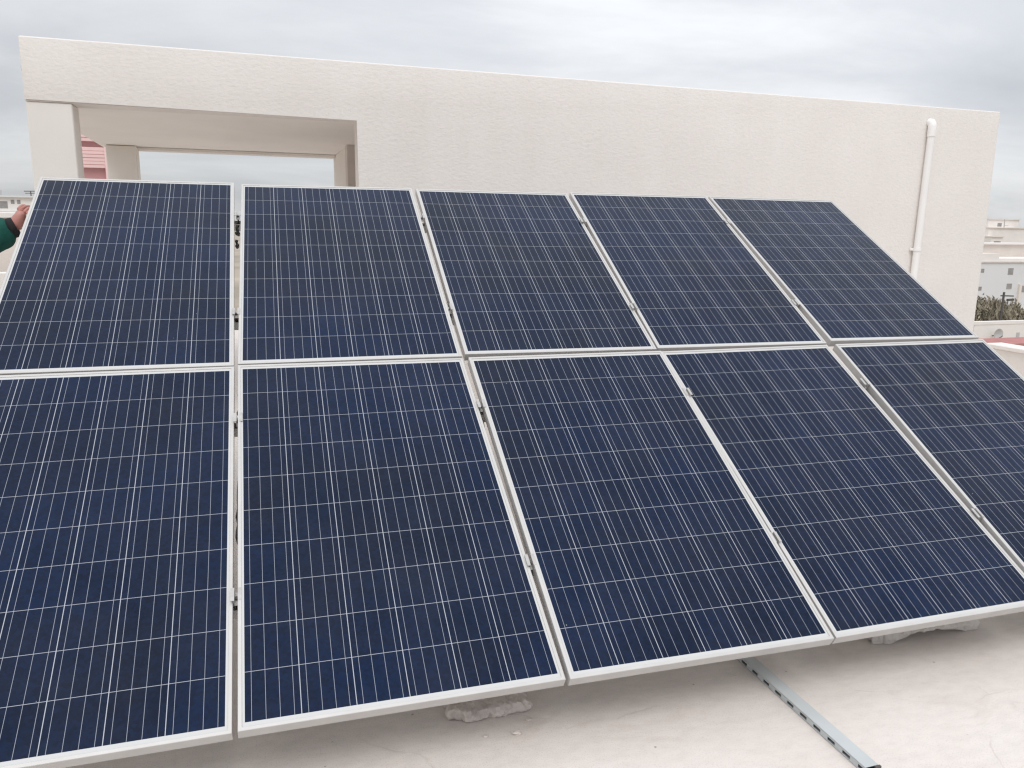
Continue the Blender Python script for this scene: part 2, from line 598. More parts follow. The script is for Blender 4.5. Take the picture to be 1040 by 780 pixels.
# rear beam of the porch (drops a little below the slab)
bm = bmesh.new()
box(bm, -1.025, 1.228, 3.48, 3.70, ZB - 0.03, ZB + 0.001, 0.004)
link_bm('rear_beam', bm, M['smooth_paint'], sh)
# closed part: walls behind the porch
for b in ((1.232, 1.45, 2.35, 3.70), (1.453, XR - 0.004, 3.50, 3.70), (XR - 0.20, XR - 0.004, TH + 0.003, 3.497)):
    bm = bmesh.new()
    box(bm, *b, 0.002, ZB + 0.001)
    link_bm('side_wall', bm, M['smooth_paint'], sh)
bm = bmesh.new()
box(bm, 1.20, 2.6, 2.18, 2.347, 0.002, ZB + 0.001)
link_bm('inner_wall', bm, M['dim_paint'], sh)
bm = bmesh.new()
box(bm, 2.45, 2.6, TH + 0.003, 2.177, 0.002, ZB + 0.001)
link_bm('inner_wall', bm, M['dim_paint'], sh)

# drain pipe on the wall
E2 = Matrix.Rotation(BR, 4, 'Z')
E2.translation = Vector((0.890632, 4.599478, 0))
dp = empty('drain_pipe', E2 @ Vector((6.93, -0.045, 0.0)), BR)
tag(dp, 'white plastic drain pipe running down the right part of the stucco wall', 'pipe')
bm = bmesh.new()
tube(bm, [(-0.075, 0, 0.06), (-0.03, 0, 1.3), (0.0, 0, 2.70)], 0.036, 20)
link_bm('pipe', bm, M['pvc'], dp, smooth=True, autosmooth=R(50))
bm = bmesh.new()
tube(bm, [(-0.001, 0, 2.66), (0.001, 0, 2.755), (0.002, 0.006, 2.785), (0.002, 0.02, 2.802), (0.002, 0.043, 2.807)], 0.042, 20)
link_bm('elbow', bm, M['pvc'], dp, smooth=True, autosmooth=R(60))
for z, x in ((1.50, -0.026), (0.45, -0.062)):
    bm = bmesh.new()
    tube(bm, [(x, 0, z - 0.016), (x + 0.001, 0, z + 0.016)], 0.043, 20)
    box(bm, x - 0.066, x + 0.066, 0.012, 0.040, z - 0.013, z + 0.013, 0.004)
    link_bm('clip', bm, M['pvc'], dp, smooth=True, autosmooth=R(40))

# ------------------------------------------------------------------ solar panels
FH = 0.040


def frame_bm():
    prof = [(0.0, -FH), (0.0, -0.0012), (0.0012, 0.0), (0.0108, 0.0), (0.0118, -0.0006), (0.0118, -0.0030),
            (0.0028, -0.0030), (0.0028, -FH + 0.002), (0.030, -FH + 0.002), (0.030, -FH)]
    bm = bmesh.new()
    rings = []
    for s, z in prof:
        rings.append([bm.verts.new(((PW / 2 - s) * sx, (s if sy < 0 else PH - s), z))
                      for sx, sy in ((-1, -1), (1, -1), (1, 1), (-1, 1))])
    n = len(prof)
    for i in range(n):
        a, b = rings[i], rings[(i + 1) % n]
        for k in range(4):
            bm.faces.new((a[k], a[(k + 1) % 4], b[(k + 1) % 4], b[k]))
    return bm


def cells_bm():
    bm = bmesh.new()
    box(bm, -PW / 2 + 0.0030, PW / 2 - 0.0030, 0.0030, PH - 0.0030, -0.0066, -0.0032)
    return bm


def make_panel():
    root = empty('solar_panel')
    link_bm('frame', frame_bm(), M['alu'], root)
    link_bm('cell_sheet', cells_bm(), M['cells'], root)
    bm = bmesh.new()
    box(bm, -PW / 2 + 0.004, PW / 2 - 0.004, 0.004, PH - 0.004, -0.0082, -0.0068)
    link_bm('backsheet', bm, M['backsheet'], root)
    bm = bmesh.new()
    box(bm, -0.06, 0.06, PH - 0.28, PH - 0.17, -0.030, -0.0084, 0.004)
    link_bm('junction_box', bm, M['black_plastic'], root)
    return root


def copy_tree(o, parent=None):
    c = o.copy()
    C.objects.link(c)
    c.parent = parent
    for ch in list(o.children):
        copy_tree(ch, c)
    return c


PANELS = [
    ((0.99992, -0.00985, 0.00799, 0.49682, 0.01255, 0.85984, -0.51041, 1.4505, -0.00184, 0.51047, 0.85989, 1.07128),
     'upper row solar panel whose left edge is gripped by a hand in green sleeve'),
    ((0.99998, 0.00452, -0.00479, 1.51956, -0.00631, 0.86468, -0.50228, 1.44682, 0.00188, 0.5023, 0.86469, 1.07813),
     'upper row solar panel below the right half of the porch opening, second from the left'),
    ((0.99995, 0.01003, -0.00037, 2.54854, -0.00887, 0.86574, -0.50042, 1.47776, -0.0047, 0.50039, 0.86579, 1.07917),
     'middle solar panel of the upper row, just right of the porch opening'),
    ((0.99977, 0.01903, -0.00982, 3.5641, -0.02139, 0.86469, -0.50184, 1.46809, -0.00106, 0.50194, 0.8649, 1.07975),
     'upper row solar panel fourth from the left, in front of plain stucco wall'),
    ((0.99987, 0.01599, -0.00183, 4.60246, -0.0148, 0.86905, -0.49451, 1.45669, -0.00632, 0.49447, 0.86917, 1.08735),
     'upper row solar panel at the right end, nearest the white drain pipe'),
    ((0.99998, -0.00696, 0.00114, 0.50983, 0.0066, 0.866, -0.49999, -0.00201, 0.00249, 0.49999, 0.86603, 0.23386),
     'lower row solar panel at the left end, cut by the bottom left photo corner'),
    ((0.99994, -0.00743, 0.00853, 1.53239, 0.01069, 0.86718, -0.49789, -0.00539, -0.0037, 0.49795, 0.8672, 0.24326),
     'lower row solar panel second from the left, above the small crumbling mortar pad'),
    ((1.0, 0.00206, -0.00071, 2.55045, -0.00214, 0.86757, -0.49731, -0.01119, -0.00041, 0.49731, 0.86757, 0.24521),
     'middle solar panel of the lower row, with the grey cable tray coming out beneath it'),
    ((0.99996, -0.00931, 0.00086, 3.57655, 0.0085, 0.8667, -0.49876, 0.00511, 0.0039, 0.49875, 0.86674, 0.23937),
     'lower row solar panel fourth from the left, above the arched mortar pad'),
    ((0.99995, 0.00774, -0.00563, 4.59923, -0.00952, 0.86502, -0.50165, -0.00535, 0.00098, 0.50168, 0.86505, 0.24018),
     'lower row solar panel at the right end, cut by the right edge of the photo'),
]
proto = make_panel()
for i, (mv, lab) in enumerate(PANELS):
    o = proto if i == 0 else copy_tree(proto)
    m4 = Matrix((mv[0:4], mv[4:8], mv[8:12], (0, 0, 0, 1)))
    o.location = m4 @ Vector((0, -0.0065 if i < 5 else 0.0, 0))
    o.rotation_euler = m4.to_euler()
    tag(o, lab, 'solar panel', 'solar panels of the tilted array')

# ------------------------------------------------------------------ mounting rack
rack = empty('mounting_rack', (2.55, 0.3, 0))
tag(rack, 'aluminium mounting rack of rails, legs and clamps carrying the solar panels', 'rack')
TILT = R(30)
PL = Matrix.Translation((-2.55, -0.3, 0.24)) @ Matrix.Rotation(TILT, 4, 'X')    # panel plane, seen from the rack's base


def pp(x, y, z=0.0):
    return PL @ Vector((x, y, z))


RAILS = (0.46, 1.33, 2.06, 2.98)
for y in RAILS:
    bm = bmesh.new()
    # open C channel 40 x 40
    section(bm, [(-0.045, 5.14)], [(y - 0.020, -0.052), (y - 0.020, -0.096), (y + 0.020, -0.096), (y + 0.020, -0.052),
                                   (y + 0.017, -0.052), (y + 0.017, -0.093), (y - 0.017, -0.093), (y - 0.017, -0.052)], PL)
    link_bm('rail', bm, M['alu'], rack)
SUP = (0.06, 1.86, 3.74, 4.98)
for x in SUP:
    bm = bmesh.new()
    bar(bm, pp(x, 0.10, -0.121), pp(x, 3.22, -0.121), 0.045, 0.045)
    link_bm('sloped_beam', bm, M['alu'], rack)
    for y, dz in ((0.56, 0.0), (1.70, 0), (3.10, 0)):
        p = pp(x + 0.047, y, -0.121)
        bm = bmesh.new()
        box(bm, p.x - 0.020, p.x + 0.020, p.y - 0.020, p.y + 0.020, 0.012, p.z + 0.03)
        lg = link_bm('leg', bm, M['alu'], rack)
        bm = bmesh.new()
        box(bm, p.x - 0.06, p.x + 0.06, p.y - 0.05, p.y + 0.05, 0.003, 0.0115)
        link_bm('base_plate', bm, M['alu'], lg)
    p0, p1 = pp(x - 0.046, 1.2, -0.121), pp(x - 0.046, 3.05, -0.121)
    bm = bmesh.new()
    bar(bm, (p0.x, p0.y, p0.z), (p1.x, p1.y, 0.10), 0.03, 0.03)
    link_bm('brace', bm, M['alu'], rack)

GAPS = {'T': (1.006, 2.034, 3.055, 4.084), 'B': (1.0205, 2.041, 3.063, 4.089)}
for y in RAILS:
    row = 'B' if y < 1.6 else 'T'
    for k, gx in enumerate(GAPS[row]):
        gx = gx + (0.006 * (y - 2) if row == 'T' and k else 0.0)
        jit = ((k * 37 + int(y * 100)) % 7 - 3) * 0.004
        yc = y + jit
        zt = 0.006 if row == 'B' else 0.001
        bm = bmesh.new()
        hw = 0.0085
        t3 = 0.0028
        hat = [(gx - 0.0175, zt), (gx - 0.0175, zt + t3), (gx - hw + t3, zt + t3), (gx - hw + t3, -0.019), (gx + hw - t3, -0.019),
               (gx + hw - t3, zt + t3), (gx + 0.0175, zt + t3), (gx + 0.0175, zt), (gx + hw, zt), (gx + hw, -0.022), (gx - hw, -0.022), (gx - hw, zt)]
        section(bm, [(yc - 0.025, yc + 0.025)], hat, PL, axis='y')
        cl = link_bm('clamp', bm, M['clamp_alu'], rack)
        bm = bmesh.new()
        q = [pp(gx, yc, -0.0188), pp(gx, yc, -0.012)]
        tube(bm, q, 0.0065, 6)
        q = [pp(gx, yc, -0.088), pp(gx, yc, -0.0222)]
        tube(bm, q, 0.004, 8)
        link_bm('bolt', bm, M['dark_steel'], cl)

# black string cables, added under the column gaps to stand in for deep shade
for gx, y0, y1 in ((1.0205, 0.72, 1.02), (1.0205, 1.39, 1.52), (2.041, 0.55, 1.28), (2.041, 0.05, 0.36), (3.063, 0.50, 1.25), (4.089, 0.40, 1.30),
                   (1.002, 2.86, 2.94), (1.002, 2.74, 2.79), (2.04, 2.12, 2.90)):
    n = 9
    rnd = random.Random(int(gx * 100 + y0 * 1000))
    pts = []
    for k in range(n):
        f_ = k / (n - 1)
        pts.append(pp(gx + rnd.uniform(-0.006, 0.006), y0 + (y1 - y0) * f_, -0.045 - 0.035 * math.sin(math.pi * f_) - rnd.uniform(0, 0.006)))
    bm = bmesh.new()
    tube(bm, pts, 0.0085, 8)
    link_bm('cable', bm, M['black_plastic'], rack, smooth=True)

# ------------------------------------------------------------------ mortar pads


def lump(name, cx, cy, sx, sy, h, seed, mat, arch=0.0, rough=0.02):
    """rough cast slab: a grid box with an uneven outline and top"""
    bm = bmesh.new()
    nx, ny = 90, 32
    top = [[None] * (ny + 1) for _ in range(nx + 1)]
    bot = [[None] * (ny + 1) for _ in range(nx + 1)]
    for i in range(nx + 1):
        for j in range(ny + 1):
            u, v = i / nx * 2 - 1, j / ny * 2 - 1
            edge = max(abs(u), abs(v))
            k = 1 + (0.12 * noise.noise((u * 2.3 + seed, v * 2.3, seed)) + 0.09 * noise.noise((u * 8, v * 5 + seed, 2.0)) + 0.02 * noise.noise((u * 17, v * 11 + seed, 5.0))) * edge
            rnd = 0.90 + 0.10 * (1 - (abs(u) * abs(v)) ** 3)
            x, y = u * sx * k * rnd, v * sy * k * rnd
            fall = max(0.0, (edge - 0.86) / 0.14) ** 3
            z = h * (1 - 0.30 * fall) + 0.4 * rough * noise.noise((x * 16 + seed, y * 16, 0)) + 0.35 * rough * noise.noise((x * 70, y * 70, seed))
            if arch:
                z += 0.012 * (abs(u) ** 3) * (1 - fall)
            z = max(z, 0.012)
            zb = 0.002 + arch * max(0.0, 1 - (abs(u) / 0.72) ** 2)
            top[i][j] = bm.verts.new((x, y, z + (arch * 0.35 * (1 - u * u) if arch else 0)))
            bot[i][j] = bm.verts.new((x * 0.985, y * 0.985, zb))
    for i in range(nx):
        for j in range(ny):
            bm.faces.new((top[i][j], top[i + 1][j], top[i + 1][j + 1], top[i][j + 1]))
            bm.faces.new((bot[i][j], bot[i][j + 1], bot[i + 1][j + 1], bot[i + 1][j]))
    rim = [(i, 0) for i in range(nx)] + [(nx, j) for j in range(ny)] + [(i, ny) for i in range(nx, 0, -1)] + [(0, j) for j in range(ny, 0, -1)]
    LV = 6
    rows = [[top[i][j] for i, j in rim]]
    for q in range(1, LV):
        rw = []
        for i, j in rim:
            p = top[i][j].co.lerp(bot[i][j].co, q / LV)
            r_ = Vector((p.x / sx, p.y / sy, 0)).normalized()
            dsp = 0.5 * rough * noise.noise(p * 38 + Vector((seed, 0, 0))) + 0.35 * rough * noise.noise(p * 95) + 0.006 * math.sin(math.pi * q / LV)
            rw.append(bm.verts.new(p + r_ * dsp))
        rows.append(rw)
    rows.append([bot[i][j] for i, j in rim])
    nr = len(rim)
    for a, b in zip(rows, rows[1:]):
        for k in range(nr):
            bm.faces.new((a[k], a[(k + 1) % nr], b[(k + 1) % nr], b[k]))
    o = link_bm(name, bm, mat, smooth=True, autosmooth=R(32))
    o.location = (cx, cy, 0)
    return o


tag(lump('mortar_pad', 1.845, 0.33, 0.145, 0.12, 0.038, 3.1, M['mortar'], rough=0.022),
    'small crumbling mortar pad on the roof under the second lower panel', 'mortar pad', 'mortar pads under the rack legs')
tag(lump('mortar_pad', 3.77, 0.36, 0.275, 0.10, 0.058, 8.4, M['pale_mortar'], arch=0.030, rough=0.020),
    'wide pale mortar pad with arched underside beneath the fourth lower panel', 'mortar pad', 'mortar pads under the rack legs')
# crumbs broken off the small pad
random.seed(5)
for k, (x, y, s) in enumerate(((1.905, 0.105, 0.013), (1.965, 0.165, 0.008), (1.80, 0.115, 0.007))):
    bm = bmesh.new()
    bmesh.ops.create_icosphere(bm, subdivisions=2, radius=s)
    for v in bm.verts:
        v.co *= 1 + 0.9 * noise.noise(v.co * 110 + Vector((k * 3, 0, 0)))
        v.co.x *= 1.3
        v.co.z *= 0.45
    o = link_bm('mortar_crumb', bm, M['mortar'])
    o.location = (x, y, s * 0.45)
    tag(o, ('largest mortar crumb lying in front of the small crumbling pad',
            'mortar crumb lying right of the small crumbling pad',
            'small mortar crumb lying left in front of the crumbling pad')[k], 'crumb', 'mortar crumbs on the roof')

# ------------------------------------------------------------------ cable tray
TX = Matrix.Translation((2.897, -0.392, 0)) @ Matrix.Rotation(R(1.0), 4, 'Z')
tray = empty('cable_tray', (2.897, -0.392, 0), R(1.0))
tag(tray, 'grey blue slotted cable tray on the roof running out from under the panels', 'cable tray')
TL, TW, TZ = 2.2, 0.047, 0.024
ys = [0.0]
while ys[-1] < TL - 0.08:
    ys += [ys[-1] + 0.036, ys[-1] + 0.072]
secn = [(TW, TZ), (TW, 0.003), (0, 0.003), (0, 0.0065), (0, 0.0185), (0, TZ)]
bm = bmesh.new()
gv = [[bm.verts.new((x, y, z)) for x, z in secn] for y in ys]
for i in range(len(ys) - 1):
    for k in range(5):
        if k == 3 and i % 2 == 0:
            continue                      # the slots
        bm.faces.new((gv[i][k], gv[i + 1][k], gv[i + 1][k + 1], gv[i][k + 1]))
ch = link_bm('channel', bm, M['tray'], tray)
md = ch.modifiers.new('thick', 'SOLIDIFY')
md.thickness = 0.0018
md.offset = 0
bm = bmesh.new()
box(bm, -0.002, TW + 0.002, 0.004, ys[-1] - 0.004, TZ + 0.0012, TZ + 0.004, 0.001)
link_bm('cover', bm, M['tray'], tray)
for k in range(3):
    bm = bmesh.new()
    tube(bm, [(0.011 + 0.012 * k, -0.02 - 0.01 * k, 0.011), (0.010 + 0.012 * k, 0.5, 0.010), (0.012 + 0.011 * k, TL - 0.05, 0.0105)], 0.0045, 8)
    link_bm('cable', bm, M['black_plastic'], tray)
bm = bmesh.new()
box(bm, 0.030, TW + 0.006, -0.008, 0.003, 0.003, TZ + 0.006, 0.003)
link_bm('end_clip', bm, M['dark_steel'], tray)

# ------------------------------------------------------------------ person holding the panel


def skin_mesh(name, verts, edges, radii, root=0, sub=2, mat=None, parent=None, extra=None):
    me = bpy.data.meshes.new(name)
    me.from_pydata([tuple(v) for v in verts], edges, [])
    o = bpy.data.objects.new(name, me)
    C.objects.link(o)
    sk = o.modifiers.new('skin', 'SKIN')
    for i, r in enumerate(radii):
        sv = me.skin_vertices[0].data[i]
        sv.radius = (r, r) if isinstance(r, (int, float)) else r
        sv.use_root = (i == root)
    ss = o.modifiers.new('sub', 'SUBSURF')
    ss.levels = sub
    ss.render_levels = sub
    dg = bpy.context.evaluated_depsgraph_get()
    dg.update()
    ev = o.evaluated_get(dg)
    baked = bpy.data.meshes.new_from_object(ev)
    C.objects.unlink(o)
    bpy.data.objects.remove(o)
    return baked


def bake_join(name, parts, mat, parent=None):
    bm = bmesh.new()
    for me in parts:
        bm.from_mesh(me)
    o = link_bm(name, bm, mat, parent, smooth=True)
    return o


PX, PY = -0.80, 2.47
person = empty('person', (PX, PY, 0))
tag(person, 'person in dark green jacket with black cuffs holding the upper left panel', 'person')


def rel(x, y, z):
    return Vector((x - PX, y - PY, z))


# skeleton (person's own frame, facing +X)
J = {
    'pelvis': rel(-0.82, 2.47, 0.93), 'waist': rel(-0.82, 2.47, 1.08), 'chest': rel(-0.80, 2.47, 1.28),
    'neckb': rel(-0.79, 2.47, 1.45), 'neck': rel(-0.775, 2.47, 1.52), 'skull0': rel(-0.755, 2.47, 1.60), 'skull1': rel(-0.765, 2.47, 1.68),
    'shR': rel(-0.79, 2.30, 1.41), 'elR': rel(-0.52, 2.34, 1.40), 'wrR': rel(-0.55, 2.38, 1.17),
    'shL': rel(-0.78, 2.63, 1.42), 'elL': rel(-0.385, 2.565, 1.555), 'wrL': rel(-0.098, 2.600, 1.653),
    'hipR': rel(-0.82, 2.37, 0.90), 'knR': rel(-0.79, 2.36, 0.50), 'anR': rel(-0.84, 2.36, 0.09), 'toR': rel(-0.66, 2.34, 0.035),
    'hipL': rel(-0.82, 2.57, 0.90), 'knL': rel(-0.76, 2.59, 0.50), 'anL': rel(-0.80, 2.60, 0.09), 'toL': rel(-0.62, 2.62, 0.035)}
names = list(J)
idx = {n: i for i, n in enumerate(names)}
rad = {'pelvis': (0.155, 0.11), 'waist': (0.14, 0.10), 'chest': (0.165, 0.115), 'neckb': 0.075, 'neck': 0.056, 'skull0': 0.078, 'skull1': 0.088,
       'shR': 0.062, 'elR': 0.042, 'wrR': 0.028, 'shL': 0.062, 'elL': 0.042, 'wrL': 0.029,
       'hipR': 0.092, 'knR': 0.058, 'anR': 0.040, 'toR': 0.03, 'hipL': 0.092, 'knL': 0.058, 'anL': 0.040, 'toL': 0.03}
chain = [('pelvis', 'waist'), ('waist', 'chest'), ('chest', 'neckb'), ('neckb', 'neck'), ('neck', 'skull0'), ('skull0', 'skull1'),
         ('chest', 'shR'), ('shR', 'elR'), ('elR', 'wrR'), ('chest', 'shL'), ('shL', 'elL'), ('elL', 'wrL'),
         ('pelvis', 'hipR'), ('hipR', 'knR'), ('knR', 'anR'), ('anR', 'toR'), ('pelvis', 'hipL'), ('hipL', 'knL'), ('knL', 'anL'), ('anL', 'toL')]
body_me = skin_mesh('body', [J[n] for n in names], [(idx[a], idx[b]) for a, b in chain], [rad[n] for n in names])


def hand(wr, palm_dir, side, curl, sc=1.0, thumb_to=None):
    """palm and five fingers: palm_dir along the hand, side towards the thumb, curl towards the palm's inside"""
    d = Vector(palm_dir).normalized()
    c = Vector(curl)
    c = (c - d * c.dot(d)).normalized()
    s = Vector(side)
    s = (s - d * s.dot(d) - c * s.dot(c)).normalized()
    meshes = []
    vs = [wr - d * 0.02, wr + d * 0.02 * sc, wr + d * 0.055 * sc, wr + d * 0.088 * sc]
    meshes.append(skin_mesh('palm', vs, [(0, 1), (1, 2), (2, 3)], [(0.036, 0.036), (0.046, 0.040), (0.050, 0.030), (0.042, 0.022)], sub=2))
    lens = (0.070, 0.080, 0.074, 0.058)
    for k in range(4):
        off = s * (0.030 - 0.020 * k) * sc
        p = wr + d * 0.078 * sc + off
        ln = lens[k] * sc
        pts = [p]
        dirs = [(0.95, 0.30), (0.35, 0.94), (-0.35, 0.92)]
        for (cd_, cc), f in zip(dirs, (0.46, 0.31, 0.23)):
            pts.append(pts[-1] + (d * cd_ + c * cc).normalized() * ln * f)
        meshes.append(skin_mesh('finger', pts, [(0, 1), (1, 2), (2, 3)], [0.0112, 0.0104, 0.0095, 0.0080], sub=2))
    t0 = wr + d * 0.028 * sc + s * 0.028 * sc
    if thumb_to is None:
        t1 = t0 + (d * 0.6 + s * 0.7 + c * 0.3).normalized() * 0.036
        t2 = t1 + (d * 0.8 + s * 0.25 + c * 0.45).normalized() * 0.030
        t3 = t2 + (d * 0.8 + c * 0.55).normalized() * 0.022
    else:
        e = Vector(thumb_to) - t0
        t1 = t0 + e * 0.42 + s * 0.008
        t2 = t0 + e * 0.74 + s * 0.006
        t3 = Vector(thumb_to)
    meshes.append(skin_mesh('thumb', [t0 - s * 0.012, t1, t2, t3], [(0, 1), (1, 2), (2, 3)], [0.016, 0.0120, 0.0105, 0.0085], sub=2))
    return meshes


# left hand closes round the panel's edge from outside, thumb up along the frame
hl = hand(J['wrL'], (0.42, 0.10, 0.80), (-0.75, 0.15, 0.42), (0.45, 0.88, -0.25), 1.0, thumb_to=rel(-0.040, 2.615, 1.757))
hr = hand(J['wrR'], (0.15, 0.1, -1.0), (1, 0.1, 0.1), (0.2, 1, 0), 1.0)
# face
hd = J['skull0']
face = []
for vs, rr in ((((0.075, 0, 0.03), (0.098, 0, -0.008)), (0.012, 0.016)),                       # nose
               (((0.075, -0.024, -0.040), (0.081, 0, -0.038), (0.075, 0.024, -0.040)), (0.006, 0.008, 0.006)),   # lips
               (((0.045, 0, -0.060), (0.060, 0, -0.078)), (0.035, 0.024)),                      # chin
               (((-0.005, -0.078, -0.02), (-0.012, -0.088, 0.030)), (0.010, 0.013)),              # ears
               (((-0.005, 0.078, -0.02), (-0.012, 0.088, 0.030)), (0.010, 0.013))):
    pts = [hd + Vector(v) for v in vs]
    face.append(skin_mesh('f', pts, [(i, i + 1) for i in range(len(pts) - 1)], list(rr), sub=2))
body = bake_join('body', [body_me] + hl + hr + face, M['skin'], person)
for s in (-1, 1):
    bm = bmesh.new()
    r = bmesh.ops.create_icosphere(bm, subdivisions=3, radius=0.0125)
    for v in r['verts']:
        v.co += hd + Vector((0.071, s * 0.032, 0.028))
    link_bm('eye', bm, M['eye'], person, smooth=True)
bm = bmesh.new()
r = bmesh.ops.create_icosphere(bm, subdivisions=4, radius=0.104)
for v in r['verts']:
    k = 1 + 0.05 * noise.noise(v.co * 45)
    v.co = Vector((v.co.x * 0.98 * k, v.co.y * 0.90 * k, v.co.z * 0.98 * k))
dele = [v for v in bm.verts if v.co.z < -0.045 or (v.co.x > 0.045 and v.co.z < 0.045)]
bmesh.ops.delete(bm, geom=dele, context='VERTS')
for v in bm.verts:
    v.co += hd + Vector((-0.014, 0, 0.055))
hair = link_bm('hair', bm, M['hair'], person, smooth=True)
so_ = hair.modifiers.new('thick', 'SOLIDIFY')
so_.thickness = 0.012
# jacket with full sleeves
jn = [J['pelvis'] + Vector((0, 0, -0.02)), J['waist'], J['chest'], J['neckb'] + Vector((0, 0, 0.015)),
      J['shR'], J['elR'], J['wrR'] + Vector((0, 0, 0.04)),
      J['shL'], J['elL'], J['elL'].lerp(J['wrL'], 0.62) + Vector((0, 0, -0.018)), J['elL'].lerp(J['wrL'], 1.0) + Vector((0, 0, -0.022))]
jr = [(0.19, 0.145), (0.175, 0.135), (0.20, 0.145), 0.085, 0.088, 0.068, 0.05, 0.092, 0.105, 0.102, 0.088]
je = [(0, 1), (1, 2), (2, 3), (2, 4), (4, 5), (5, 6), (2, 7), (7, 8), (8, 9), (9, 10)]
jm = skin_mesh('jacket', jn, je, jr, sub=3)
bm = bmesh.new()
bm.from_mesh(jm)
for v in bm.verts:       # folds in the cloth
    v.co += v.normal * (0.012 * noise.noise(v.co * 11) + 0.006 * noise.noise(v.co * 27))
link_bm('jacket', bm, M['jacket'], person, smooth=True)
for w_, e_, r0 in ((J['wrL'] + Vector((0, 0, -0.006)), J['elL'], 0.050), (J['wrR'], J['elR'], 0.040)):
    t_ = (w_ - e_).normalized()
    bm = bmesh.new()
    tube(bm, [w_ - t_ * 0.03, w_ - t_ * 0.012, w_ + t_ * 0.004, w_ + t_ * 0.007], [r0 + 0.002, r0 + 0.003, r0, r0 - 0.008], 20)
    link_bm('cuff', bm, M['cuff'], person, smooth=True)
tn = [J['pelvis'] + Vector((0, 0, 0.03)), J['hipR'], J['knR'], J['anR'] + Vector((0, 0, 0.02)), J['hipL'], J['knL'], J['anL'] + Vector((0, 0, 0.02))]
tm = skin_mesh('trousers', tn, [(0, 1), (1, 2), (2, 3), (0, 4), (4, 5), (5, 6)], [(0.17, 0.13), 0.112, 0.082, 0.072, 0.112, 0.082, 0.072], sub=2)
bm = bmesh.new()
bm.from_mesh(tm)
for v in bm.verts:
    v.co += v.normal * 0.008 * noise.noise(v.co * 13)
link_bm('trousers', bm, M['trousers'], person, smooth=True)
for a_, t_ in (('anR', 'toR'), ('anL', 'toL')):
    sm = skin_mesh('shoe', [J[a_] + Vector((-0.05, 0, -0.040)), J[a_] + Vector((0.02, 0, -0.030)), J[t_] + Vector((0, 0, 0.012)), J[t_] + Vector((0.06, 0, 0.005))],
                   [(0, 1), (1, 2), (2, 3)], [0.045, 0.052, 0.046, 0.036], sub=2)
    bm = bmesh.new()
    bm.from_mesh(sm)
    for v in bm.verts:
        v.co.z = max(v.co.z, 0.004)
    link_bm('shoe', bm, M['shoe'], person, smooth=True)

# ------------------------------------------------------------------ neighbours


def part_box(name, root, mat, boxes, bevel=0.0):
    bm = bmesh.new()
    for b in boxes:
        box(bm, *b, bevel)
    return link_bm(name, bm, mat, root)


def windows(root, lst, face_y, mat=None, frame=True):
    """openings in a wall facing -Y at face_y (root coordinates): x0, x1, z0, z1"""
    for (x0, x1, z0, z1) in lst:
        part_box('window', root, mat or M['window'], [(x0, x1, face_y - 0.015, face_y + 0.05, z0, z1)])


# pink house behind the porch
ph = empty('pink_house', (-2.9, 14.0, -7))
tag(ph, 'pink house with ribbed cladding and recessed bands in painted shade seen through the porch', 'building')
part_box('wall', ph, M['pink_shade'], [(0.16, 1.27, 0.06, 2.6, 0, 11.2)])
for z0, z1 in ((7.4, 9.42), (9.64, 9.995), (10.095, 10.60), (10.66, 11.15)):
    n = max(3, int(round((z1 - z0) / 0.062)))
    st = (z1 - z0) / n
    poly = [(0.058, z0)]
    for q in range(n):
        z = z0 + q * st
        o_ = 0.006 * (q % 3)
        poly += [(-0.018 + o_, z + 0.002), (-0.022 + o_, z + st * 0.80), (0.004, z + st * 0.86), (0.004, z + st)]
    poly += [(0.058, z1)]
    bm = bmesh.new()
    section(bm, [(0.15, 1.269)], poly)
    link_bm('cladding', bm, M['pink'], ph)
part_box('corner_strip', ph, M['pink'], [(1.272, 1.32, -0.03, 2.6, 0, 11.2)], 0.005)
part_box('roof', ph, M['red'], [(0.1, 1.36, -0.06, 2.7, 11.203, 11.30)])

# beige neighbour on the left, with its white garden wall
lb = empty('beige_house', (-3.4, 10.2, -7))
tag(lb, 'beige plastered neighbour house wall behind the green sleeve', 'building')
part_box('wall', lb, M['beige_wall'], [(-5.0, 1.78, 0, 3.0, 0, 8.72)], 0.01)
part_box('coping', lb, M['white_wall'], [(-5.05, 1.80, -0.05, 3.05, 8.723, 8.80)], 0.01)
lw = empty('garden_wall', (-4.2, 9.6, -7))
tag(lw, 'white rendered boundary wall low in front of the beige house', 'wall')
part_box('wall', lw, M['white_wall'], [(-4.0, 2.24, 0, 0.2, 0, 8.03)], 0.01)

# far white block on the left skyline
fl_ = empty('white_apartment_block', (-27, 90, -7))
tag(fl_, 'distant white flat roofed block on the left skyline above the hand', 'building')
part_box('wall', fl_, M['white_wall'], [(-12, 6.2, 0, 10, 0, 11.1)])
part_box('roof_ledge', fl_, M['pale_blue_wall'], [(-12.3, 6.4, -0.5, 10.2, 9.55, 9.75), (-12.2, 6.3, -0.3, 10.2, 11.103, 11.25)])
windows(fl_, [(1.6, 3.0, 10.0, 10.7), (3.3, 3.62, 10.45, 10.85), (3.85, 4.15, 10.45, 10.85), (-2, -0.8, 10.0, 10.7)], 0.0)
windows(fl_, [(x, x + 0.9, 7.4, 8.6) for x in (-9, -6, -3, 0, 3)], 0.0)
bm = bmesh.new()
tube(bm, [(4.9, 1, 11.253), (4.9, 1, 11.75)], 0.05, 6)
tube(bm, [(4.3, 1, 11.75), (5.9, 1, 11.78)], 0.05, 6)
tube(bm, [(4.4, 1, 11.55), (5.6, 1, 11.58)], 0.04, 6)
link_bm('antenna', bm, M['dark_steel'], fl_)
wt = empty('water_tank', (-25.8, 93, 4.26))
tag(wt, 'grey water tank on the roof of the distant left block', 'tank')
bm = bmesh.new()
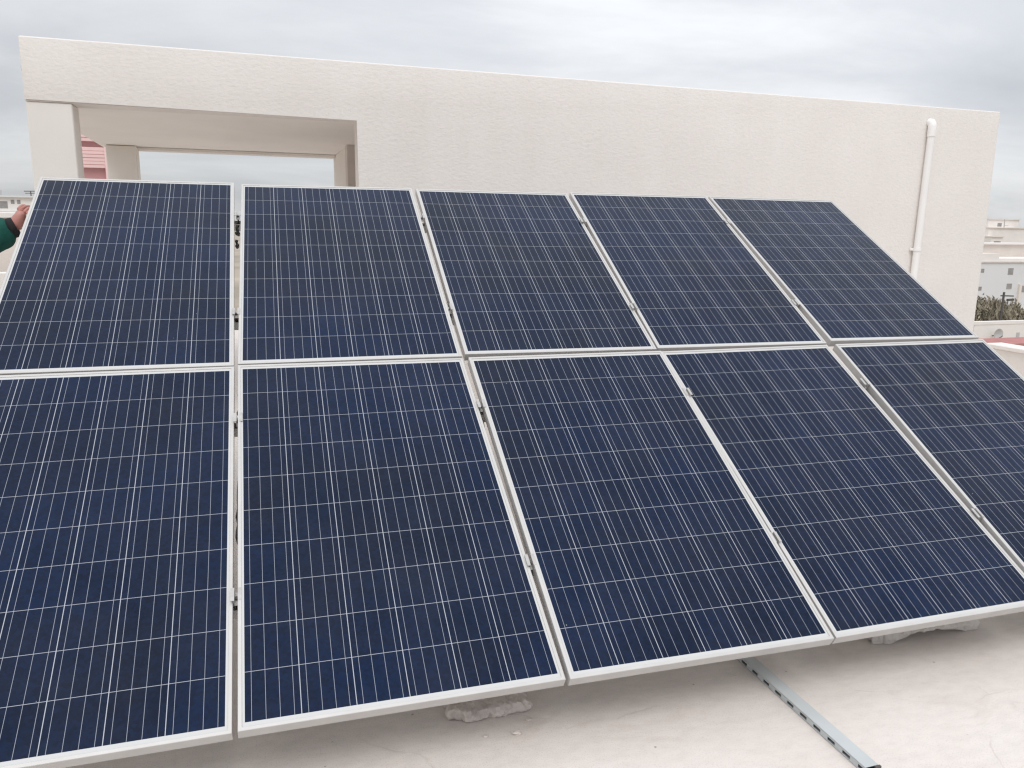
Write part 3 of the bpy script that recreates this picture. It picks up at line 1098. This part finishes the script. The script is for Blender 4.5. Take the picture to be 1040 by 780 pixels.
tube(bm, [(0.2, 0, 0.0), (0.2, 0, 0.62)], 0.35, 14)
link_bm('barrel', bm, M['dish'], wt, smooth=True, autosmooth=R(40))

# right side: boundary wall with a red tiled top
rs = empty('tile_topped_wall', (17.8, 10.2, -6.92))
tag(rs, 'boundary wall with a dull red tiled top just beyond the parapet', 'wall')
part_box('wall', rs, M['white_wall'], [(-3.35, 3.5, -0.22, 0.30, 0, 6.46)])
prof = []
for k in range(9):
    prof.append((-0.36 + 0.088 * k, 6.485 + 0.02 * (1 - abs(k - 4) / 4) + (0.022 if k % 2 else 0.0)))
bm = bmesh.new()
section(bm, [(-3.45, 3.6)], [(-0.36, 6.463)] + prof + [(0.344, 6.463)])
link_bm('tile_coping', bm, M['red'], rs)

# white house wall with satellite dish
nh = empty('white_house', (33.4, 28.0, -7))
tag(nh, 'white flat roofed neighbour house in front of the trees, with grey marks on it', 'building')
part_box('wall', nh, M['white_wall'], [(-0.1, 12, 0, 6, 0, 3.1)])
part_box('front_wall', nh, M['white_wall'], [(-0.1, 12, -0.03, 0.2, 0, 4.38)])
part_box('roof_parapet', nh, M['white_wall'], [(-0.15, 4.1, -0.05, 0.2, 4.383, 4.53)])
windows(nh, [(2.55, 2.75, 3.45, 3.95)], -0.03, M['dish'])
sd_ = empty('satellite_dish', (34.45, 27.7, -3.05))
tag(sd_, 'round grey satellite dish on the white house in front of the trees', 'satellite dish')
bm = bmesh.new()
rg = []
for k, (rr, d_) in enumerate(((0.01, 0.0), (0.12, 0.012), (0.22, 0.045), (0.28, 0.08))):
    rg.append([bm.verts.new((rr * math.cos(a * math.pi / 10), -d_, rr * math.sin(a * math.pi / 10))) for a in range(20)])
for a, b in zip(rg, rg[1:]):
    for k in range(20):
        bm.faces.new((a[k], a[(k + 1) % 20], b[(k + 1) % 20], b[k]))
bm.faces.new(rg[0])
o = link_bm('reflector', bm, M['dish'], sd_, smooth=True)
sm_ = o.modifiers.new('thick', 'SOLIDIFY')
sm_.thickness = 0.012
bm = bmesh.new()
tube(bm, [(0, 0.29, -0.12), (0, 0.1, -0.10), (0, 0.02, 0)], 0.025, 8)
tube(bm, [(0, -0.02, -0.26), (0, -0.32, -0.05)], 0.015, 6)
link_bm('arm', bm, M['dark_steel'], sd_)

# trees in front of the pale block
random.seed(11)


def tree(x, y, h, rx, seed, label):
    rnd = random.Random(seed)
    t = empty('tree', (x, y, -7))
    tag(t, label, 'tree', 'scrubby trees before the pale block')
    bm = bmesh.new()
    tube(bm, [(0, 0, 0), (0.08, 0.03, h * 0.35), (0.02, 0.0, h * 0.62)], [0.13, 0.10, 0.06], 8)
    tips = []
    for k in range(9):
        an = rnd.uniform(0, 6.28)
        b0 = Vector((0.05, 0.02, h * rnd.uniform(0.28, 0.6)))
        b1 = b0 + Vector((math.cos(an) * rx * rnd.uniform(0.35, 0.8), math.sin(an) * rx * rnd.uniform(0.35, 0.8), h * rnd.uniform(0.18, 0.36)))
        tube(bm, [b0, (b0 + b1) / 2 + Vector((0, 0, 0.12)), b1], [0.05, 0.035, 0.015], 5)
        tips.append(b1)
    link_bm('trunk', bm, M['bark'], t)
    bm = bmesh.new()
    for k in range(420):
        c0 = rnd.choice(tips) + Vector((rnd.gauss(0, rx * 0.30), rnd.gauss(0, rx * 0.30), rnd.gauss(0, h * 0.09)))
        c0.z = min(c0.z, h * rnd.uniform(0.93, 1.02))
        for q in range(14):
            p = c0 + Vector((rnd.gauss(0, 0.12), rnd.gauss(0, 0.12), rnd.gauss(0, 0.17)))
            d = Vector((rnd.gauss(0, 0.35), rnd.gauss(0, 0.35), rnd.uniform(0.4, 1.0))).normalized()
            s = d.cross(Vector((rnd.gauss(0, 1), rnd.gauss(0, 1), 0.1))).normalized()
            l_, w_ = rnd.uniform(0.12, 0.28), rnd.uniform(0.03, 0.06)
            bm.faces.new([bm.verts.new(p + s * w_), bm.verts.new(p + d * l_), bm.verts.new(p - s * w_), bm.verts.new(p - d * l_ * 0.5)])
    link_bm('crown', bm, M['leaf'], t)


for k, (x, y, h, rx, lab) in enumerate((
        (40.3, 35.2, 4.75, 1.0, 'scrubby olive tree touching the right end of the stucco wall'),
        (41.6, 34.6, 4.6, 1.1, 'scrubby olive tree just right of the stair house edge'),
        (42.9, 35.4, 4.70, 1.1, 'scrubby olive tree with ragged top behind the satellite dish'),
        (44.2, 34.8, 4.35, 1.1, 'scrubby olive tree at the right edge of the photo'),
        (45.7, 35.3, 4.3, 1.2, 'scrubby olive tree just outside the right edge of the photo'),
        (39.0, 35.0, 4.5, 1.1, 'scrubby olive tree mostly hidden behind the stair house'))):
    tree(x, y, h, rx, 40 + k, lab)

up = empty('utility_pole', (40.75, 33.3, -7))
tag(up, 'thin dark utility pole with a short cross arm above the trees', 'pole')
bm = bmesh.new()
tube(bm, [(0, 0, 0), (0.05, 0, 5.45)], 0.06, 8)
link_bm('post', bm, M['dark_steel'], up)
bm = bmesh.new()
bar(bm, (-0.15, 0, 5.25), (0.75, 0, 5.22), 0.07, 0.07)
bar(bm, (0.35, 0, 5.0), (0.8, 0, 5.02), 0.12, 0.12)
link_bm('cross_arm', bm, M['dark_steel'], up)

# pale block with long roof ledges
bb = empty('pale_apartment_block', (60, 55, -7))
tag(bb, 'large pale grey blue block with few small windows behind the scrubby trees', 'building')
part_box('wall', bb, M['pale_blue_wall'], [(-6, 18, 0, 14, 0, 6.14)])
part_box('roof_ledge', bb, M['dim_paint'], [(-6.1, 18.1, -0.10, 14, 6.143, 6.23)])
part_box('roof_room', bb, M['white_wall'], [(-6, 4.15, 0.2, 6, 6.233, 6.95)])
part_box('roof_wall', bb, M['beige_wall'], [(-2, 18, 6.9, 10, 6.233, 7.65)])
part_box('roof_canopy', bb, M['white_wall'], [(4.153, 18.1, 0.35, 4.6, 6.233, 6.50)])
part_box('roof_coping', bb, M['white_wall'], [(1.2, 18.1, 6.6, 10.3, 7.653, 7.80)])
windows(bb, [(2.05, 2.40, 5.25, 5.6), (2.0, 2.35, 3.65, 4.0), (5.15, 5.75, 5.05, 5.65), (5.2, 5.8, 3.75, 4.25), (6.9, 7.4, 3.45, 4.05), (9, 9.8, 5.0, 5.7)], 0.0)
part_box('corner_pipe', bb, M['beige_wall'], [(6.55, 6.8, -0.2, -0.004, 0, 4.2)])

# hillside houses on the right skyline
for (nm, x, y, wd, hz, lab, wins, col) in (
        ('hillside_house', 152.2, 138, 3.1, 8.0, 'small grey white house with one wide window, lowest on the right skyline', [(0.7, 2.6, 6.45, 7.15), (0.7, 2.5, 4.0, 4.6)], 'white_wall'),
        ('hillside_house', 154.3, 141, 12.5, 9.95, 'white house with two narrow windows in the middle of the right skyline',
         [(1.6, 2.0, 7.35, 8.0), (2.7, 3.2, 7.3, 8.0), (6.9, 7.5, 5.4, 5.9), (7.6, 8.0, 5.4, 6.2)], 'white_wall'),
        ('hillside_house', 159.3, 146, 9.0, 11.95, 'tallest white house with a dark square window on the right skyline',
         [(2.7, 3.95, 10.4, 11.2), (-0.2 + 0.4, 0.75, 7.6, 8.4), (2.1, 2.6, 7.9, 8.5), (3.7, 4.2, 7.9, 8.5)], 'white_wall')):
    hh = empty(nm, (x, y, -7))
    tag(hh, lab, 'house', 'white houses on the right skyline')
    part_box('wall', hh, M[col], [(0, wd, 0, 6, 0, hz)])
    part_box('roof_ledge', hh, M['beige_wall'], [(-0.1, wd + 0.1, -0.25, 6.1, hz + 0.003, hz + 0.2)])
    windows(hh, wins, 0.0)
mast = empty('roof_mast', (158.9, 140.2, 2.7))
tag(mast, 'thin grey mast rising from a roof on the right skyline', 'mast')
bm = bmesh.new()
tube(bm, [(0.1, 1.2, 0.3), (0.0, 1.2, 2.3)], [0.12, 0.07], 6)
tube(bm, [(0.0, 1.2, 0.9), (1.2, 1.2, 0.85)], 0.06, 6)
link_bm('pole', bm, M['steel'], mast)
